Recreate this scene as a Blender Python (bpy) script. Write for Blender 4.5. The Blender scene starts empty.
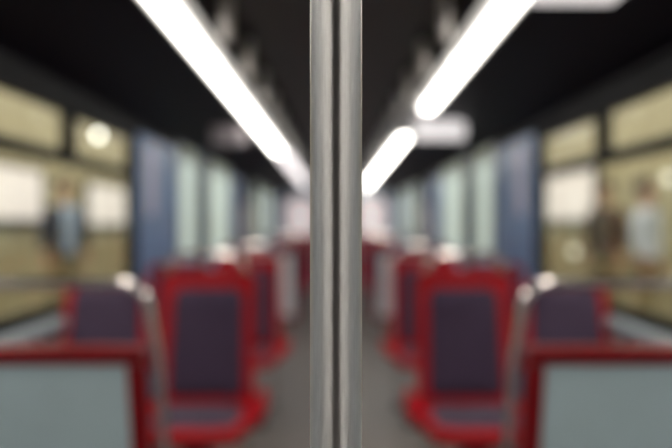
import bpy, bmesh, math, random
from mathutils import Vector, Matrix
random.seed(4)
S = bpy.context.scene
COL = S.collection

# ------------------------------------------------------------------ camera
EYE = 1.26
cd = bpy.data.cameras.new('camera'); cam = bpy.data.objects.new('camera', cd); COL.objects.link(cam)
cam.location = (0, 0, EYE); cam.rotation_euler = (math.radians(90), 0, 0)
cd.lens = 35; cd.sensor_width = 36; cd.clip_start = 0.02
cd.dof.use_dof = True; cd.dof.focus_distance = 0.43; cd.dof.aperture_fstop = 2.15
S.camera = cam
# ------------------------------------------------------------------ world, exposure
w = bpy.data.worlds.new('tunnel'); S.world = w; w.use_nodes = True
w.node_tree.nodes['Background'].inputs[0].default_value = (.75, .8, .9, 1)
w.node_tree.nodes['Background'].inputs[1].default_value = 0.05
S.view_settings.view_transform = 'Standard'; S.view_settings.look = 'None'
S.view_settings.exposure = 0.32; S.view_settings.gamma = 1; S.view_settings.use_curve_mapping = False
try:
    S.cycles.use_denoising = True
except Exception:
    pass
STRIP = 11.0          # emission of a lit ceiling strip
# station fluorescent rows above the platforms
for sx, e in ((-1, 650), (1, 650)):
    ld = bpy.data.lights.new('platform_light', 'AREA'); ld.shape = 'RECTANGLE'; ld.size = .5; ld.size_y = 36
    ld.energy = e * 1.0; ld.color = (1, .93, .78)
    lo = bpy.data.objects.new('platform_light', ld); COL.objects.link(lo)
    lo.location = (sx * 2.6, 12, 3.5)

# ------------------------------------------------------------------ materials
MATS = {}
def mat(name, col, rough=.5, metal=0, emis=0, ecol=None, noise=0, nscale=30, spec=.5, coat=0, bump=0, aniso=0):
    m = bpy.data.materials.new(name); m.use_nodes = True; nt = m.node_tree; b = nt.nodes['Principled BSDF']
    b.inputs['Base Color'].default_value = (*col, 1); b.inputs['Roughness'].default_value = rough
    b.inputs['Metallic'].default_value = metal; b.inputs['Specular IOR Level'].default_value = spec
    b.inputs['Coat Weight'].default_value = coat; b.inputs['Anisotropic'].default_value = aniso
    if emis:
        b.inputs['Emission Color'].default_value = (*(ecol or col), 1); b.inputs['Emission Strength'].default_value = emis
    if noise or bump:
        tc = nt.nodes.new('ShaderNodeTexCoord'); n = nt.nodes.new('ShaderNodeTexNoise')
        n.inputs['Scale'].default_value = nscale; n.inputs['Detail'].default_value = 4
        nt.links.new(tc.outputs['Object'], n.inputs['Vector'])
        if noise:
            r = nt.nodes.new('ShaderNodeValToRGB')
            r.color_ramp.elements[0].position = .3; r.color_ramp.elements[1].position = .7
            r.color_ramp.elements[0].color = (*[c * (1 - noise) for c in col], 1)
            r.color_ramp.elements[1].color = (*[min(1, c * (1 + noise)) for c in col], 1)
            nt.links.new(n.outputs['Fac'], r.inputs['Fac']); nt.links.new(r.outputs['Color'], b.inputs['Base Color'])
        if bump:
            bp = nt.nodes.new('ShaderNodeBump'); bp.inputs['Strength'].default_value = bump; bp.inputs['Distance'].default_value = .002
            nt.links.new(n.outputs['Fac'], bp.inputs['Height']); nt.links.new(bp.outputs['Normal'], b.inputs['Normal'])
    if name == 'fabric': b.inputs['Sheen Weight'].default_value = .15
    MATS[name] = m
    return m
mat('red', (.44, .005, .013), .42, noise=.08, nscale=8, spec=.25)
mat('red_frame', (.26, .004, .009), .35, noise=.08, nscale=8, spec=.4)
mat('fabric', (.058, .036, .078), .8, noise=.35, nscale=90, bump=.4, spec=.35)
mat('panel', (.60, .74, .78), .3, noise=.05, nscale=5)
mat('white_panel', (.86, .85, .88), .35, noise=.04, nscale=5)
mat('rail', (.88, .81, .78), .2, 1, noise=.05, nscale=40)
mat('dark_metal', (.03, .03, .035), .45, .3)
mat('floor', (.15, .128, .122), .45, noise=.25, nscale=60, bump=.2)
mat('blue', (.15, .25, .46), .35, noise=.06, nscale=6)
mat('lavender', (.62, .58, .70), .4, noise=.05)
mat('wall_grey', (.42, .47, .52), .4, noise=.05, nscale=6)
mat('sill', (.30, .36, .42), .3, noise=.04)
mat('cove', (.003, .003, .008), .6, noise=.2, nscale=4, spec=.12)
mat('ceiling', (.03, .026, .025), .5, noise=.2, nscale=5)
mat('black', (.005, .005, .007), .65, noise=.1, spec=.12)
mat('green_dark', (.06, .08, .075), .5, noise=.1)
mat('mint', (.55, .66, .64), .35, noise=.04, nscale=4)
def frosted():
    m = bpy.data.materials.new('mint_glass'); m.use_nodes = True; nt = m.node_tree
    out = nt.nodes['Material Output']; b = nt.nodes['Principled BSDF']
    b.inputs['Base Color'].default_value = (.8, .87, .9, 1); b.inputs['Roughness'].default_value = .3
    t = nt.nodes.new('ShaderNodeBsdfTranslucent'); t.inputs[0].default_value = (.83, .93, .98, 1)
    mx = nt.nodes.new('ShaderNodeMixShader'); mx.inputs[0].default_value = .9
    nt.links.new(b.outputs[0], mx.inputs[1]); nt.links.new(t.outputs[0], mx.inputs[2]); nt.links.new(mx.outputs[0], out.inputs[0])
    MATS['mint_glass'] = m
frosted()
mat('strap', (.8, .75, .75), .45, noise=.06)
mat('sign_glow', (.78, .74, .74), .4, noise=.04, emis=.6, ecol=(1, .95, .95))  # weak even emission added to brighten the sign boxes
mat('sign_grey', (.36, .32, .34), .5, noise=.04)
mat('lamp_off', (.88, .85, .85), .4, noise=.03)
mat('pink_glow', (.72, .64, .63), .4, noise=.04, emis=.42, ecol=(1, .86, .85))  # soft glow added so the far end windows look bright
def opal(name, k, c):
    m = mat(name, (.9, .9, .9), .4); nt = m.node_tree; b = nt.nodes['Principled BSDF']
    tc = nt.nodes.new('ShaderNodeTexCoord'); sp = nt.nodes.new('ShaderNodeSeparateXYZ'); nt.links.new(tc.outputs['Object'], sp.inputs[0])
    a = nt.nodes.new('ShaderNodeMath'); a.operation = 'ABSOLUTE'; nt.links.new(sp.outputs['X'], a.inputs[0])
    mr = nt.nodes.new('ShaderNodeMapRange'); mr.interpolation_type = 'SMOOTHSTEP'
    mr.inputs['From Min'].default_value = 0; mr.inputs['From Max'].default_value = .07
    mr.inputs['To Min'].default_value = k; mr.inputs['To Max'].default_value = k*.03
    nt.links.new(a.outputs[0], mr.inputs['Value']); nt.links.new(mr.outputs[0], b.inputs['Emission Strength'])
    b.inputs['Emission Color'].default_value = (*c, 1)
opal('strip_lit', STRIP*1.4, (1, .96, .88))
mat('strip_dim', (.9, .9, .9), .4, emis=1.5, ecol=(1, .92, .92), noise=.01)
mat('lightbox', (.4, .38, .38), .4, emis=.62, ecol=(1, .85, .76), noise=.02)
mat('lamp_white', (.9, .9, .9), .4, emis=7, ecol=(1, .95, .85), noise=.01)
mat('lamp_weak', (.9, .9, .9), .4, emis=1.1, ecol=(1, .92, .7), noise=.01)
mat('platform', (.35, .31, .2), .5, noise=.15, nscale=12)
mat('skin', (.55, .33, .24), .5, noise=.05)
mat('hair', (.03, .02, .015), .5, noise=.2)
mat('coat_dark', (.035, .035, .05), .8, noise=.2)
mat('shirt_blue', (.36, .48, .72), .8, noise=.1)
mat('shirt_pale', (.66, .72, .86), .8, noise=.1)
mat('jacket_brown', (.11, .055, .035), .8, noise=.2)
mat('khaki', (.34, .29, .17), .8, noise=.1)
mat('shoe', (.05, .035, .03), .5, noise=.1)

def steel():
    m = bpy.data.materials.new('pole_steel'); m.use_nodes = True; nt = m.node_tree; b = nt.nodes['Principled BSDF']
    b.inputs['Metallic'].default_value = 1; b.inputs['Roughness'].default_value = .43; b.inputs['Anisotropic'].default_value = .95; b.inputs['Anisotropic Rotation'].default_value = .25
    tg = nt.nodes.new('ShaderNodeTangent'); tg.direction_type = 'RADIAL'; tg.axis = 'Z'; nt.links.new(tg.outputs[0], b.inputs['Tangent'])
    tc = nt.nodes.new('ShaderNodeTexCoord'); mp = nt.nodes.new('ShaderNodeMapping')
    mp.inputs['Scale'].default_value = (900, 900, 60)
    n = nt.nodes.new('ShaderNodeTexNoise'); n.inputs['Scale'].default_value = 1; n.inputs['Detail'].default_value = 3
    r = nt.nodes.new('ShaderNodeValToRGB')
    r.color_ramp.elements[0].color = (.80, .76, .74, 1); r.color_ramp.elements[1].color = (.97, .94, .92, 1)
    nt.links.new(tc.outputs['Object'], mp.inputs['Vector']); nt.links.new(mp.outputs['Vector'], n.inputs['Vector'])
    nt.links.new(n.outputs['Fac'], r.inputs['Fac']); nt.links.new(r.outputs['Color'], b.inputs['Base Color'])
    MATS['pole_steel'] = m
steel()
def glass():
    m = bpy.data.materials.new('glass'); m.use_nodes = True; nt = m.node_tree
    out = nt.nodes['Material Output']; nt.nodes.remove(nt.nodes['Principled BSDF'])
    t = nt.nodes.new('ShaderNodeBsdfTransparent'); t.inputs[0].default_value = (.93, .95, .93, 1)
    g = nt.nodes.new('ShaderNodeBsdfGlossy'); g.inputs['Roughness'].default_value = .02
    lw = nt.nodes.new('ShaderNodeLayerWeight'); lw.inputs[0].default_value = .5
    pw = nt.nodes.new('ShaderNodeMath'); pw.operation = 'POWER'; pw.inputs[1].default_value = 4.5
    f = nt.nodes.new('ShaderNodeMath'); f.operation = 'MULTIPLY_ADD'; f.inputs[1].default_value = .5; f.inputs[2].default_value = .025
    nt.links.new(lw.outputs['Facing'], pw.inputs[0]); nt.links.new(pw.outputs[0], f.inputs[0])
    mx = nt.nodes.new('ShaderNodeMixShader')
    nt.links.new(f.outputs[0], mx.inputs[0]); nt.links.new(t.outputs[0], mx.inputs[1]); nt.links.new(g.outputs[0], mx.inputs[2])
    nt.links.new(mx.outputs[0], out.inputs[0]); MATS['glass'] = m
glass()
def tile(name, c1, c2, mortar, sx, sy):
    m = bpy.data.materials.new(name); m.use_nodes = True; nt = m.node_tree; b = nt.nodes['Principled BSDF']
    tc = nt.nodes.new('ShaderNodeTexCoord'); sp = nt.nodes.new('ShaderNodeSeparateXYZ'); cb = nt.nodes.new('ShaderNodeCombineXYZ')
    br = nt.nodes.new('ShaderNodeTexBrick')
    br.inputs['Color1'].default_value = (*c1, 1); br.inputs['Color2'].default_value = (*c2, 1); br.inputs['Mortar'].default_value = (*mortar, 1)
    br.inputs['Scale'].default_value = 1; br.inputs['Brick Width'].default_value = sx; br.inputs['Row Height'].default_value = sy
    br.inputs['Mortar Size'].default_value = .012; br.offset = 0
    nt.links.new(tc.outputs['Object'], sp.inputs[0]); nt.links.new(sp.outputs['Y'], cb.inputs['X']); nt.links.new(sp.outputs['Z'], cb.inputs['Y'])
    nt.links.new(cb.outputs[0], br.inputs['Vector']); nt.links.new(br.outputs['Color'], b.inputs['Base Color'])
    b.inputs['Roughness'].default_value = .45; MATS[name] = m
tile('station_tile', (.49, .425, .265), (.42, .36, .22), (.3, .26, .15), .6, .3)

# ------------------------------------------------------------------ helpers
def bx(bm, x0, x1, y0, y1, z0, z1, bev=0, seg=2):
    m = Matrix.Translation(((x0+x1)/2, (y0+y1)/2, (z0+z1)/2)) @ Matrix.Diagonal((abs(x1-x0), abs(y1-y0), abs(z1-z0), 1))
    r = bmesh.ops.create_cube(bm, size=1, matrix=m)
    if bev:
        es = list({e for v in r['verts'] for e in v.link_edges})
        bmesh.ops.bevel(bm, geom=es, offset=bev, segments=seg, profile=.5, affect='EDGES')
    return bm
def box(x0, x1, y0, y1, z0, z1, bev=0, seg=2):
    return bx(bmesh.new(), x0, x1, y0, y1, z0, z1, bev, seg)
def prism(poly, y0, y1):
    """closed polygon in x,z extruded along y"""
    bm = bmesh.new()
    a = [bm.verts.new((x, y0, z)) for x, z in poly]; b = [bm.verts.new((x, y1, z)) for x, z in poly]
    n = len(poly); bm.faces.new(a[::-1]); bm.faces.new(b)
    for i in range(n):
        bm.faces.new((a[i], a[(i+1) % n], b[(i+1) % n], b[i]))
    bmesh.ops.recalc_face_normals(bm, faces=bm.faces)
    return bm
def tube(pts, r, n=12, bm=None):
    bm = bm or bmesh.new(); P = [Vector(p) for p in pts]; rings = []
    t0 = (P[1]-P[0]).normalized(); up = Vector((0, 0, 1)) if abs(t0.z) < .9 else Vector((0, 1, 0))
    nrm = t0.cross(up).normalized()
    for i, p in enumerate(P):
        t = ((P[min(i+1, len(P)-1)] - p).normalized() + (p - P[max(i-1, 0)]).normalized())
        t = t.normalized() if t.length > 1e-6 else t0
        nrm = (nrm - t*nrm.dot(t)).normalized(); bn = t.cross(nrm)
        rr = r[i] if isinstance(r, (list, tuple)) else r
        rings.append([bm.verts.new(p + nrm*math.cos(a)*rr + bn*math.sin(a)*rr) for a in [2*math.pi*k/n for k in range(n)]])
    for a, b in zip(rings, rings[1:]):
        for k in range(n):
            bm.faces.new((a[k], a[(k+1) % n], b[(k+1) % n], b[k]))
    bm.faces.new(rings[0][::-1]); bm.faces.new(rings[-1])
    bmesh.ops.recalc_face_normals(bm, faces=bm.faces)
    return bm
def sheet(f, nu, nv, th):
    """closed slab: f(u,v) -> front point, th(u,v) -> vector to the back face"""
    bm = bmesh.new(); F = []; B = []
    for j in range(nv+1):
        ra, rb = [], []
        for i in range(nu+1):
            u, v = i/nu, j/nv; p = Vector(f(u, v)); ra.append(bm.verts.new(p)); rb.append(bm.verts.new(p + Vector(th(u, v))))
        F.append(ra); B.append(rb)
    for j in range(nv):
        for i in range(nu):
            bm.faces.new((F[j][i], F[j][i+1], F[j+1][i+1], F[j+1][i])); bm.faces.new((B[j][i], B[j+1][i], B[j+1][i+1], B[j][i+1]))
    for j in range(nv):
        bm.faces.new((F[j][0], F[j+1][0], B[j+1][0], B[j][0])); bm.faces.new((F[j][nu], B[j][nu], B[j+1][nu], F[j+1][nu]))
    for i in range(nu):
        bm.faces.new((F[0][i], B[0][i], B[0][i+1], F[0][i+1])); bm.faces.new((F[nv][i], F[nv][i+1], B[nv][i+1], B[nv][i]))
    bmesh.ops.recalc_face_normals(bm, faces=bm.faces)
    return bm
def obj(name, bm, m, parent=None, smooth=False):
    me = bpy.data.meshes.new(name); bm.to_mesh(me); bm.free()
    if smooth:
        for p in me.polygons: p.use_smooth = True
    me.materials.append(MATS[m])
    o = bpy.data.objects.new(name, me); COL.objects.link(o); o.parent = parent
    if smooth:
        try: me.set_sharp_from_angle(angle=math.radians(40))
        except Exception: pass
    return o
def thing(name, label=None, cat=None, loc=(0, 0, 0), group=None, kind=None):
    o = bpy.data.objects.new(name, None); COL.objects.link(o); o.location = loc; o.empty_display_size = .1
    return tag(o, label, cat, group, kind)
def tag(o, label=None, cat=None, group=None, kind=None):
    for k, v in (('label', label), ('category', cat), ('group', group), ('kind', kind)):
        if v: o[k] = v
    return o
def dup(root, loc, label, mirror=False):
    r = root.copy(); COL.objects.link(r); r.location = loc; r['label'] = label
    for ch in list(root.children):
        c = ch.copy(); COL.objects.link(c); c.parent = r
        for g in ch.children:
            d = g.copy(); COL.objects.link(d); d.parent = c
    return r

W = 1.32            # half width of the car inside
YB, YE = -2.6, 14.8  # ends of the car
SIDE = {-1: 'left', 1: 'right'}

# ================================================================== structure
fl = obj('floor', box(-W-.1, W+.1, YB, YE, -.08, 0), 'floor'); fl['kind'] = 'structure'
tag(fl, 'grey rubber aisle floor between the red seats', 'floor')

ce = thing('ceiling', 'dark ceiling with sloping black coves above the windows', 'ceiling', kind='structure')
obj('ceiling_panel', box(-.56, .56, YB, YE, 2.28, 2.34), 'ceiling', ce)
for s in (-1, 1):
    obj('side_cheek', prism([(s*.53, 2.20), (s*.56, 2.20), (s*.56, 2.34), (s*.53, 2.34)], YB, YE), 'ceiling', ce)
    obj('lamp_channel', prism([(s*.55, 2.19), (s*.82, 2.19), (s*.82, 2.24), (s*.55, 2.24)], YB, YE), 'black', ce)
    obj('cove_panel', prism([(s*.80, 2.17), (s*(W+.04), 1.93), (s*(W+.1), 1.93), (s*(W+.1), 2.30), (s*.82, 2.30)], YB, YE), 'cove', ce)

# window bays and door bays along each side (y ranges)
WIN = [(1.75, 4.28), (9.3, 10.4)]
DOOR = [(-1.0, .95), (5.45, 8.2), (10.6, 13.4)]
nwin = ndoor = 0
def pane_set(s, y0, y1, n):
    """one fixed window with a lower pane and hopper panes above a black transom"""
    wn = thing('window_%d' % n, 'wide train window with hopper panes on the %s side, %s' % (SIDE[s], 'beside the nearest red seats' if y0 < 4 else 'far down the car'), 'window', kind='structure')
    X0, X1 = sorted((s*(W-.012), s*(W+.05)))
    ym = y0 + (y1-y0)*.6
    fr = bmesh.new()
    for a, b in ((y0-.03, y0+.03), (y1-.03, y1+.03)): bx(fr, X0, X1, a, b, .83, 1.90)
    bx(fr, X0, X1, y0+.03, y1-.03, .83, .875); bx(fr, X0, X1, y0+.03, y1-.03, 1.81, 1.90)
    obj('window_frame', fr, 'black', wn)
    obj('transom', box(X0-.0, X1, y0+.03, y1-.03, 1.56, 1.61), 'black', wn)
    obj('mullion', box(X0, X1, ym-.03, ym+.03, 1.61, 1.81), 'black', wn)
    gx0, gx1 = sorted((s*(W+.015), s*(W+.022)))
    obj('window_pane', box(gx0, gx1, y0+.03, y1-.03, .875, 1.56), 'glass', wn)
    obj('hopper_pane', box(gx0, gx1, y0+.03, ym-.03, 1.61, 1.81), 'glass', wn)
    obj('hopper_pane', box(gx0, gx1, ym+.03, y1-.03, 1.61, 1.81), 'glass', wn)
    a, b = sorted((s*(W-.065), s*(W+.0)))
    obj('window_sill', box(a, b, y0-.03, y1+.03, .77, .825, .012), 'sill', wn)
def door_set(s, y0, y1, n, where):
    d = thing('door_%d' % n, 'pale sliding door pair in dark frame, %s side, %s' % (SIDE[s], where), 'door', kind='structure')
    X0, X1 = sorted((s*(W-.0), s*(W+.05)))
    g = (y1-y0)*.2
    la = y0 + (y1-y0)*.29
    lb = la + (y1-y0)*.2
    for a, b in ((y0+.04, la), (lb, y1-.04)):
        lf = bmesh.new()
        bx(lf, X0, X1, a, a+.06, .02, 2.0); bx(lf, X0, X1, b-.06, b, .02, 2.0)
        bx(lf, X0, X1, a+.06, b-.06, .02, .95); bx(lf, X0, X1, a+.06, b-.06, 1.95, 2.0)
        m = obj('door_leaf', lf, 'wall_grey' if y0 < 1 else 'blue', d)
        px0, px1 = sorted((s*(W+.012), s*(W+.02)))
        obj('door_pane', box(px0, px1, a+.06, b-.06, .95, 1.95), 'wall_grey' if y0 < 1 else 'mint_glass', m)
    fr = bmesh.new(); bx(fr, X0, X1, y0, y0+.04, 0, 2.05); bx(fr, X0, X1, y1-.04, y1, 0, 2.05); bx(fr, X0, X1, y0+.04, y1-.04, 2.0, 2.05)
    obj('door_frame', fr, 'black', d)
    obj('centre_post', box(X0, X1, la, lb, 0, 2.0), 'green_dark', d)
for s in (-1, 1):
    wl = thing('wall_' + SIDE[s], 'blue and grey side wall of the car, %s side' % SIDE[s], 'wall', kind='structure')
    X0, X1 = sorted((s*W, s*(W+.07)))
    spans = sorted(WIN + DOOR)
    edges = [YB] + [e for sp in spans for e in sp] + [YE]
    for i in range(0, len(edges), 2):      # solid piers between the openings
        obj('pier', box(X0, X1, edges[i]+(.03 if i else 0), edges[i+1]-.03, 0, 1.87), 'blue' if edges[i] > 2 else 'wall_grey', wl)
        obj('pier_header', box(X0, X1, edges[i]+(.03 if i else 0), edges[i+1]-.03, 1.87, 2.05), 'black', wl)
    for a, b in WIN:
        obj('lower_panel', box(X0, X1, a-.03, b+.03, 0, .83), 'wall_grey', wl)
    obj('header', box(X0, X1, YB, YE, 1.95 if False else 2.05, 2.28), 'black', wl)
    for a, b in WIN:
        obj('header_panel', box(X0, X1, a-.03, b+.03, 1.90, 2.05), 'black', wl)
    for a, b in WIN:
        nwin += 1; pane_set(s, a, b, nwin)
    for (a, b), where in zip(DOOR, ('beside the camera', 'behind the second seat row', 'near the far end')):
        ndoor += 1; door_set(s, a, b, ndoor, where)
    # pale notice strip on the blue pier
    a, b = sorted((s*(W-.008), s*W))
    tag(obj('notice_strip', box(a, b, 4.56, 4.74, 1.32, 1.82, .003), 'lavender'),
        'pale lavender vertical notice on the blue pier, %s side' % SIDE[s], 'notice', 'notices on the blue piers')

# end wall far away, with a door and two pale windows
ew = thing('wall_front', 'far end wall of the car with pale windows', 'wall', kind='structure')
obj('wall_panel', box(-W, W, YE, YE+.08, 0, 2.30), 'wall_grey', ew)
for s in (-1, 1):
    a, b = sorted((s*.50, s*1.12))
    obj('end_window', box(a, b, YE-.03, YE, .95, 1.80, .02), 'pink_glow', ew)
obj('end_door', box(-.4, .4, YE-.04, YE, 0, 2.0, .02), 'green_dark', ew)
bw = thing('wall_back', 'cream end wall behind the viewer with a dark panel added for the pole reflection', 'wall', kind='structure')
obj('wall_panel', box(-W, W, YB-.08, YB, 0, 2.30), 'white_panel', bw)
obj('dark_reflection_panel', box(-.75, .75, YB, YB+.04, 0, 2.28, .01), 'black', bw)  # unseen black panel, added for the dark stripe reflected in the pole

# ------------------------------------------------------------------ station outside
for s in (-1, 1):
    a, b = sorted((s*4.0, s*4.15))
    tag(obj('wall_station_' + SIDE[s], box(a, b, -8, 42, -.3, 3.8), 'station_tile'), 'beige tiled station wall outside the %s windows' % SIDE[s], 'wall', kind='structure')
    a, b = sorted((s*(W+.16), s*4.0))
    tag(obj('floor_station_' + SIDE[s], box(a, b, -8, 42, -.3, -.01), 'platform'), 'beige platform floor outside the %s windows' % SIDE[s], 'platform', kind='structure')
    a, b = sorted((s*1.6, s*4.15))
    tag(obj('ceiling_station_' + SIDE[s], box(a, b, -8, 42, 3.8, 3.9), 'ceiling'), 'dark station ceiling over the %s platform' % SIDE[s], 'ceiling', kind='structure')
    a, b = sorted((s*3.93, s*4.0))
    tag(obj('trim_%d' % (1 if s < 0 else 2), box(a, b, -8, 42, 2.28, 2.36), 'platform'), 'beige ledge along the beige station wall, %s side' % SIDE[s], 'ledge', kind='structure')

# ================================================================== the pole in focus
p = thing('grab_pole', 'brushed steel grab pole in sharp focus in the middle of the aisle', 'pole', (0, .44, 0))
obj('tube', tube([(0, 0, .01), (0, 0, 1.1), (0, 0, 2.26)], .0175, 64), 'pole_steel', p, True)
def collar(z0, z1):
    return tube([(0, 0, z0), (0, 0, (z0+z1)/2), (0, 0, z1)], [.045, .042, .03] if z0 < 1 else [.03, .042, .045], 32)
obj('floor_flange', collar(0, .03), 'rail', p, True)
obj('ceiling_flange', collar(2.25, 2.28), 'rail', p, True)

# ================================================================== ceiling lamps
def lamp(s, y0, y1, m, label):
    t = thing('ceiling_light', label, 'ceiling light', (s*.68, y0, 2.15), 'ceiling strip lights')
    fr = bmesh.new()
    bx(fr, -.11, -.095, .0, y1-y0, .0, .05); bx(fr, .095, .11, .0, y1-y0, .0, .05)
    bx(fr, -.095, .095, .0, .012, .0, .05); bx(fr, -.095, .095, y1-y0-.012, y1-y0, .0, .05)
    obj('lamp_frame', fr, 'dark_metal', t)
    L = y1-y0
    d = sheet(lambda u, v: (-.094+.188*u, .012+(L-.024)*v, .004-.045*math.sin(math.pi*u)**.6), 12, 4, lambda u, v: (0, 0, .03+.045*math.sin(math.pi*u)**.6))
    obj('diffuser', d, m, t, True)
YL = [.52+1.46*k for k in range(-1, 10)]
ORD = ['behind the viewer', 'overhead', 'first', 'second', 'third', 'fourth', 'fifth', 'sixth', 'seventh', 'eighth', 'ninth']
for s in (-1, 1):
    lamp(s, -1.45, -.96, 'strip_lit', 'short lit white strip light behind the viewer, %s row' % SIDE[s])
    for k, y in enumerate(YL):
        y1 = y+1.44
        if y1 > YE: y1 = YE-.03
        m = 'strip_lit'; st = 'lit'
        if s > 0 and abs(y-4.9) < .1: m = 'lamp_off'; st = 'unlit'
        if s < 0 and y > 7.7: m = 'strip_dim'; st = 'dimly lit'
        where = '%s in the %s row from the camera' % (ORD[k], SIDE[s]) if k > 1 else '%s in the %s row' % (ORD[k], SIDE[s])
        lamp(s, y, y1, m, '%s white strip light, %s' % (st, where))

# ================================================================== hanging sign boxes
def sign(x0, x1, y, z0, label, m='sign_glow'):
    t = thing('hanging_sign', label, 'sign', ((x0+x1)/2, y, z0), 'hanging sign boxes')
    h = (x1-x0)/2
    b = obj('sign_body', box(-h, h, -.06, .06, 0, .145, .012), m, t)
    obj('sign_face', box(-h+.02, h-.02, -.064, -.06, .02, .125), m, b)
    for x in (-h*.7, h*.55):
        obj('bracket', box(x-.01, x+.01, -.01, .01, .14, .22), 'dark_metal', t)
sign(.67, .955, 2.2, 2.015, 'white sign box at the top right edge, nearest hanging sign')
sign(.64, 1.04, 5.3, 1.95, 'pale sign box below the unlit right strip light')
sign(-1.04, -.74, 5.5, 1.93, 'dull pinkish grey sign box hanging beside the left strip lights', 'sign_grey')

# ================================================================== steel handles hanging from the ceiling
def grip0():
    t = thing('hand_grip', 'x', 'hand grip', (0, 0, 2.28), 'steel handles along the ceiling')
    obj('bracket', box(-.025, .025, -.02, .02, -.035, 0, .005), 'dark_metal', t)
    obj('stem', tube([(0, 0, -.03), (0, 0, -.06)], .010, 12), 'rail', t, True)
    bm = tube([(0, 0, -.05), (0, 0, -.054), (0, 0, -.075), (0, 0, -.15), (0, 0, -.24), (0, 0, -.256), (0, 0, -.262)], [.008, .018, .025, .026, .025, .017, .005], 20)
    obj('handle', bm, 'pole_steel', t, True)
    return t
base = None; spots = [2.75+.7*k for k in range(10)]
NUM = ['nearest', 'second', 'third', 'fourth', 'fifth', 'sixth', 'seventh', 'eighth', 'ninth', 'tenth']
for s in (-1, 1):
    for k, y in enumerate(spots):
        lb = '%s steel hand grip in the ceiling row left of the pole' % NUM[k] if s < 0 else '%s steel hand grip in the ceiling row right of the pole' % NUM[k]
        if base is None:
            base = grip0(); base.location = (s*.46, y, 2.28); base['label'] = lb
        else:
            dup(base, (s*.46, y, 2.28), lb)

# ================================================================== partitions
def partition(s, y, panel_m, label, group):
    t = thing('partition', label, 'partition', (0, y, 0), group)
    def X(x): return s*x
    zt, zb = EYE-.31, .12
    def outer(z): return .487 - .025*(zt-z)/.26*.6
    # side frame posts and rails of the red frame
    def quad(name, pts, m, d=.022, bev=.008):
        bm = bmesh.new()
        f = bm.faces.new([bm.verts.new((X(x), -d, z)) for x, z in pts])
        r = bmesh.ops.extrude_face_region(bm, geom=[f])
        bmesh.ops.translate(bm, verts=[v for v in r['geom'] if isinstance(v, bmesh.types.BMVert)], vec=(0, 2*d, 0))
        bmesh.ops.recalc_face_normals(bm, faces=bm.faces)
        if bev: bmesh.ops.bevel(bm, geom=list(bm.edges), offset=bev, segments=2, profile=.5, affect='EDGES')
        return obj(name, bm, m, t)
    xo, xw = outer, 1.30
    fw = .047
    quad('top_rail', [(xo(zt), zt), (xw, zt), (xw, zt-fw), (xo(zt-fw), zt-fw)], 'red_frame', .026, .012)
    quad('side_post', [(xo(zt-fw), zt-fw), (xo(zt-fw)+fw, zt-fw), (xo(zb)+fw, zb), (xo(zb), zb)], 'red_frame')
    quad('side_post', [(xw-fw, zt-fw), (xw, zt-fw), (xw, zb), (xw-fw, zb)], 'red_frame')
    quad('bottom_rail', [(xo(zb+fw)+fw, zb+fw), (xw-fw, zb+fw), (xw-fw, zb), (xo(zb)+fw, zb)], 'red_frame')
    quad('panel', [(xo(zt-fw)+fw, zt-fw), (xw-fw, zt-fw), (xw-fw, zb+fw), (xo(zb+fw)+fw, zb+fw)], panel_m, .012, 0)
    obj('foot', box(*sorted((X(.56), X(.60))), -.02, .02, 0, zb+.01), 'dark_metal', t)
    obj('foot', box(*sorted((X(1.20), X(1.24))), -.02, .02, 0, zb+.01), 'dark_metal', t)
    # steel hoop above and beside the red frame
    zz = EYE-.152; r = .075; pts = [(X(W-.005), 0, zz), (X(1.0), 0, zz), (X(.75), 0, zz)]
    cx = .475 + r
    for k in range(9):
        a = math.radians(90*k/8); pts.append((X(cx - r*math.sin(a)), 0, zz - r + r*math.cos(a)))
    pts += [(X(.455), 0, EYE-.34), (X(.437), 0, EYE-.60), (X(.43), 0, .4), (X(.43), 0, 0.0)]
    obj('hoop_rail', tube(pts, .0135, 16), 'rail', t, True)
for s in (-1, 1):
    partition(s, 1.67, 'panel', 'red framed grey partition with steel hoop rail, nearest on the %s' % SIDE[s], 'near partitions')
    partition(s, 7.75, 'white_panel', 'pale panelled partition far down the aisle, %s of the pole' % SIDE[s], 'far partitions')  # stronger light on the far panels is put into their paler colour

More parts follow.
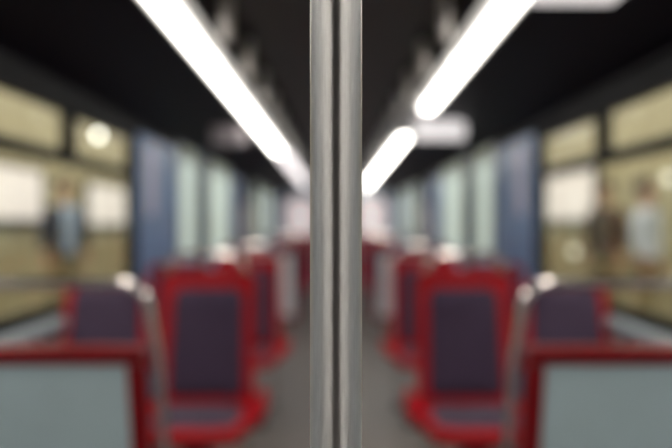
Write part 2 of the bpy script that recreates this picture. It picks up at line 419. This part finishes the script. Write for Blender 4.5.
# ================================================================== seats
def corner(t, r, h):
    """half width reduction near v ends, t distance from the end"""
    return r - math.sqrt(max(0, r*r - (r-t)**2)) if t < r else 0
def make_seat(xl=.232, xr=.232, z1=1.037, hb=.224, pt=.955, lip=.036):
    t = thing('train_seat', 'x', 'seat', (0, 0, 0), 'red train seats')
    z0 = .40
    yb = lambda z: -.055 + .105*(z-z0)/(z1-z0)
    def hw(z): return hb - .004*(z-z0)/(z1-z0) - corner(z1-z, .04, 1)
    def back(u, v):
        v = 1-(1-v)**1.6
        z = z0+(z1-z0)*v; x = (2*u-1)*hw(z)
        return (x, yb(z) - .035*abs(2*u-1)**3 , z)
    obj('back_shell', sheet(back, 16, 22, lambda u, v: (0, .03, 0)), 'red', t, True)
    p0, p1 = .465, pt
    def pad(u, v):
        z = p0+(p1-p0)*v; h = .172 - .012*v - corner((1-v)*(p1-p0), .03, 1) - corner(v*(p1-p0), .03, 1)
        e = min(1, 6*min(u, 1-u), 8*min(v, 1-v)); e = math.sqrt(max(0, 1-(1-e)**2))
        x = (2*u-1)*h
        return (x, yb(z) - .035*abs(x/.21)**3 - .004 - .022*e, z)
    obj('back_pad', sheet(pad, 18, 18, lambda u, v: (0, .016, 0)), 'fabric', t, True)
    # pan: v 0 rear, 1 front lip
    def prof(v, lift=0):
        if v < .8:
            q = v/.8; return (-.05 - .41*q, .425 - .012*math.sin(math.pi*q) + .02*q)
        a = (v-.8)/.2*math.pi*.5
        return (-.46 - lip*math.sin(a), .445 - lip + lip*math.cos(a))
    def pan(u, v):
        y, z = prof(v); c = abs(2*u-1)
        lim = xl if u < .5 else xr
        h = .22 + (lim-.22)*math.sin(math.pi*min(1, .12+v*.95))**.5
        return ((2*u-1)*h, y, z + (.03 if lim < .25 else .09)*c**4*(1-v*.8))
    obj('seat_pan', sheet(pan, 16, 20, lambda u, v: (0, .01, -.03)), 'red', t, True)
    def cush(u, v):
        vv = .07+.70*v; y, z = prof(vv)
        e = min(1, 6*min(u, 1-u), 7*min(v, 1-v)); e = math.sqrt(max(0, 1-(1-e)**2))
        h = .19 - corner(min(v, 1-v)*.4, .03, 1)
        return ((2*u-1)*h, y, z + .005 + .022*e)
    obj('cushion', sheet(cush, 16, 14, lambda u, v: (0, 0, -.02)), 'fabric', t, True)
    bm = bmesh.new(); bx(bm, -.16, .16, -.40, -.06, 0.0, .03, .006); bx(bm, -.05, .05, -.32, -.12, .03, .40, .01)
    obj('pedestal', bm, 'dark_metal', t)
    return t
protos = {}
ROWS = [(3.06, 'first'), (4.43, 'second'), (9.15, 'third'), (10.5, 'fourth'), (11.9, 'fifth')]
for y, rn in ROWS:
    for s in (-1, 1):
        for x, pos in ((.599, 'aisle'), (1.078, 'window')):
            if y > 5 and pos == 'window': continue
            lb = 'red seat with dark purple padding, %s row from the camera, %s side, by the %s' % (rn, SIDE[s], pos)
            key = (pos, s if pos == 'aisle' else 0)
            if key not in protos:
                ext = (.232, .232) if pos == 'window' else ((.232, .30) if s < 0 else (.30, .232))
                protos[key] = make_seat(*ext) if pos == 'aisle' else make_seat(.232, .232, .985, .196, .965); protos[key].location = (s*x, y, 0); protos[key]['label'] = lb
            else: dup(protos[key], (s*x, y, 0), lb)
        # steel hoop fixed behind the pair
        zz = EYE-.15; r = .07; yy = .045
        pts = [(s*.80, yy, 0), (s*.80, yy, .45), (s*.80, yy, .9)]
        for k in range(9):
            a = math.radians(90*k/8); pts.append((s*(.80-r + r*math.cos(a)), yy, zz-r+r*math.sin(a)))
        for k in range(9):
            a = math.radians(90*k/8); pts.append((s*(.44+r - r*math.sin(a)), yy, zz-r+r*math.cos(a)))
        pts += [(s*.435, yy+.0, .85), (s*.43, yy, .45), (s*.43, yy, 0)]
        t = thing('grab_rail', 'steel grab rail over the aisle seat of the %s row, %s side' % (rn, SIDE[s]), 'rail', (0, y+.05, 0), 'grab rails over seat backs')
        obj('hoop_rail', tube(pts, .0135, 16), 'rail', t, True)
        for x in (.80, .43):
            obj('floor_flange', tube([(s*x, yy, 0), (s*x, yy, .012)], .03, 16), 'dark_metal', t, True)

# ================================================================== station wall light boxes and lamps
def lightbox(s, y0, y1, z0, z1, label):
    t = thing('light_box', label, 'light box', (s*4.0, (y0+y1)/2, z0), 'light boxes on the station walls')
    h = (y1-y0)/2; H = z1-z0
    a, b = sorted((0, -s*.08))
    f = bmesh.new()
    bx(f, a, b, -h, -h+.04, 0, H); bx(f, a, b, h-.04, h, 0, H); bx(f, a, b, -h+.04, h-.04, 0, .04); bx(f, a, b, -h+.04, h-.04, H-.04, H)
    obj('box_frame', f, 'dark_metal', t)
    a, b = sorted((0, -s*.06)); obj('lit_face', box(a, b, -h+.04, h-.04, .04, H-.04), 'lightbox', t)
lightbox(-1, 6.6, 8.8, 1.28, 2.0, 'pale lit box on the station wall at the far left edge')
lightbox(-1, 10.3, 12.6, 1.22, 1.95, 'pale lit box on the station wall beside the left blue pier')
lightbox(1, 9.9, 12.4, 1.3, 2.15, 'pale lit box on the station wall beside the right blue pier')
def wall_lamp(s, y, z, r, m, label):
    t = thing('wall_lamp', label, 'lamp', (s*4.0, y, z), 'round lamps on the station walls')
    obj('lamp_base', tube([(0, 0, 0), (-s*.03, 0, 0), (-s*.05, 0, 0)], [r*1.25, r*1.25, r*.9], 20), 'dark_metal', t, True)
    bm = bmesh.new(); bmesh.ops.create_uvsphere(bm, u_segments=16, v_segments=10, radius=r, matrix=Matrix.Translation((-s*(.05+r*.6), 0, 0)))
    obj('globe', bm, m, t, True)
wall_lamp(-1, 10.75, 2.72, .06, 'lamp_white', 'small round lamp high on the station wall, seen through the left hopper pane')
wall_lamp(1, 10.7, .80, .07, 'lamp_weak', 'weak round lamp low on the station wall, right side')
wall_lamp(1, 7.68, 1.80, .06, 'lamp_weak', 'round lamp on the station wall at the right edge')

# ================================================================== people on the platforms
def skin_mesh(name, V, E, R, m, parent, sub=2):
    me = bpy.data.meshes.new(name); me.from_pydata(V, E, []); me.materials.append(MATS[m])
    o = bpy.data.objects.new(name, me); COL.objects.link(o); o.parent = parent
    sk = o.modifiers.new('skin', 'SKIN'); sk.use_smooth_shade = True
    for i, r in enumerate(R):
        sv = me.skin_vertices[0].data[i]; sv.radius = r if isinstance(r, tuple) else (r, r); sv.use_root = (i == 0)
    ss = o.modifiers.new('sub', 'SUBSURF'); ss.levels = sub; ss.render_levels = sub
    return o
def chain(V, E, R, start, pts):
    prev = start
    for (p, r) in pts:
        V.append(p); R.append(r); i = len(V)-1
        if prev is not None: E.append((prev, i))
        prev = i
    return prev
def person(loc, rz, h, top_m, inner_m, leg_m, hair_m, label):
    t = thing('person', label, 'person', loc, 'people on the platforms'); t.rotation_euler = (0, 0, rz)
    k = h/1.75; t.scale = (k, k, k)
    V, E, R = [], [], []
    V.append((0, 0, .95)); R.append((.13, .10))                       # pelvis; the figure faces -y
    chest = chain(V, E, R, 0, [((0, .005, 1.12), (.12, .09)), ((0, .0, 1.30), (.14, .10))])
    neck = chain(V, E, R, chest, [((0, 0, 1.43), (.08, .07)), ((0, 0, 1.50), .05)])
    chain(V, E, R, neck, [((0, -.012, 1.575), (.068, .078)), ((0, -.008, 1.66), (.076, .092)), ((0, .0, 1.715), (.055, .07))])
    for s in (-1, 1):
        wr = chain(V, E, R, chest, [((s*.17, 0, 1.385), .055), ((s*.215, .01, 1.24), .047), ((s*.235, .015, 1.09), .04), ((s*.235, -.03, .93), .032), ((s*.235, -.05, .85), (.024, .03)), ((s*.233, -.06, .79), (.018, .036))])
        for f, (dy, L) in enumerate(((-.035, .06), (-.012, .075), (.010, .07), (.030, .055))):
            chain(V, E, R, wr, [((s*.231, -.06+dy, .765), .0095), ((s*.227, -.066+dy, .765-L*.5), .009), ((s*.217, -.07+dy, .765-L), .008)])
        chain(V, E, R, wr, [((s*.225, -.098, .81), .011), ((s*.218, -.11, .775), .009)])
        chain(V, E, R, 0, [((s*.09, 0, .88), .085), ((s*.10, -.005, .50), .056), ((s*.105, .02, .30), .052), ((s*.105, .03, .09), .036), ((s*.11, -.03, .04), (.036, .03)), ((s*.115, -.13, .025), (.036, .022))])
    body = skin_mesh('body', V, E, R, 'skin', t)
    # jacket with sleeves
    V, E, R = [(0, .005, 1.08)], [], [(.155, .125)]
    chain(V, E, R, 0, [((0, .005, .90), (.175, .135)), ((0, .005, .84), (.178, .137))])
    c = chain(V, E, R, 0, [((0, 0, 1.30), (.17, .128)), ((0, 0, 1.42), (.115, .09)), ((0, .0, 1.46), (.085, .075))])
    for s in (-1, 1):
        chain(V, E, R, 2+1, [((s*.175, 0, 1.385), .073), ((s*.222, .01, 1.24), .064), ((s*.24, .015, 1.09), .056), ((s*.24, -.03, .92), .047)])
    skin_mesh('jacket', V, E, R, top_m, t)
    # open front showing the shirt
    bm = sheet(lambda u, v: ((2*u-1)*(.05+.05*v), -.118 - .032*math.cos((2*u-1)*1.1)*(1-.25*v) + (.055 if v > .9 else 0), .90+.54*v), 8, 10, lambda u, v: (0, .03, 0))
    obj('shirt', bm, inner_m, t, True)
    V, E, R = [(0, 0, .94)], [], [(.15, .12)]
    for s in (-1, 1):
        chain(V, E, R, 0, [((s*.095, 0, .84), .102), ((s*.103, -.003, .50), .075), ((s*.106, .02, .28), .068), ((s*.106, .03, .09), .06)])
    skin_mesh('trousers', V, E, R, leg_m, t)
    for s in (-1, 1):
        bm = bmesh.new(); bmesh.ops.create_uvsphere(bm, u_segments=14, v_segments=8, radius=1, matrix=Matrix.Translation((s*.112, -.05, .045)) @ Matrix.Diagonal((.052, .14, .048, 1)))
        obj('shoe', bm, 'shoe', t, True)
    bm = bmesh.new(); bmesh.ops.create_uvsphere(bm, u_segments=18, v_segments=12, radius=1, matrix=Matrix.Translation((0, .032, 1.695)) @ Matrix.Diagonal((.092, .098, .088, 1)))
    obj('hair', bm, hair_m, t, True)
    for s in (-1, 1):
        bm = bmesh.new(); bmesh.ops.create_uvsphere(bm, u_segments=10, v_segments=6, radius=.013, matrix=Matrix.Translation((s*.03, -.088, 1.632)))
        obj('eye', bm, 'black', t, True)
    bm = bmesh.new(); bmesh.ops.create_cone(bm, cap_ends=True, segments=10, radius1=.017, radius2=.006, depth=.045, matrix=Matrix.Translation((0, -.098, 1.605)) @ Matrix.Rotation(-.45, 4, 'X'))
    obj('nose', bm, 'skin', t, True)
    obj('mouth', box(-.024, .024, -.094, -.075, 1.56, 1.567, .002), 'red_frame', t)
person((-3.2, 7.7, -.01), math.radians(50), 1.80, 'coat_dark', 'shirt_blue', 'khaki', 'hair', 'person standing on the left platform in dark coat over light blue shirt')
person((3.3, 6.95, -.01), math.radians(45), 1.74, 'shirt_pale', 'shirt_pale', 'khaki', 'hair', 'person standing on the right platform in a pale blue and white top')
person((3.3, 8.0, -.01), math.radians(-60), 1.78, 'jacket_brown', 'coat_dark', 'khaki', 'hair', 'person standing on the right platform in a brown jacket')
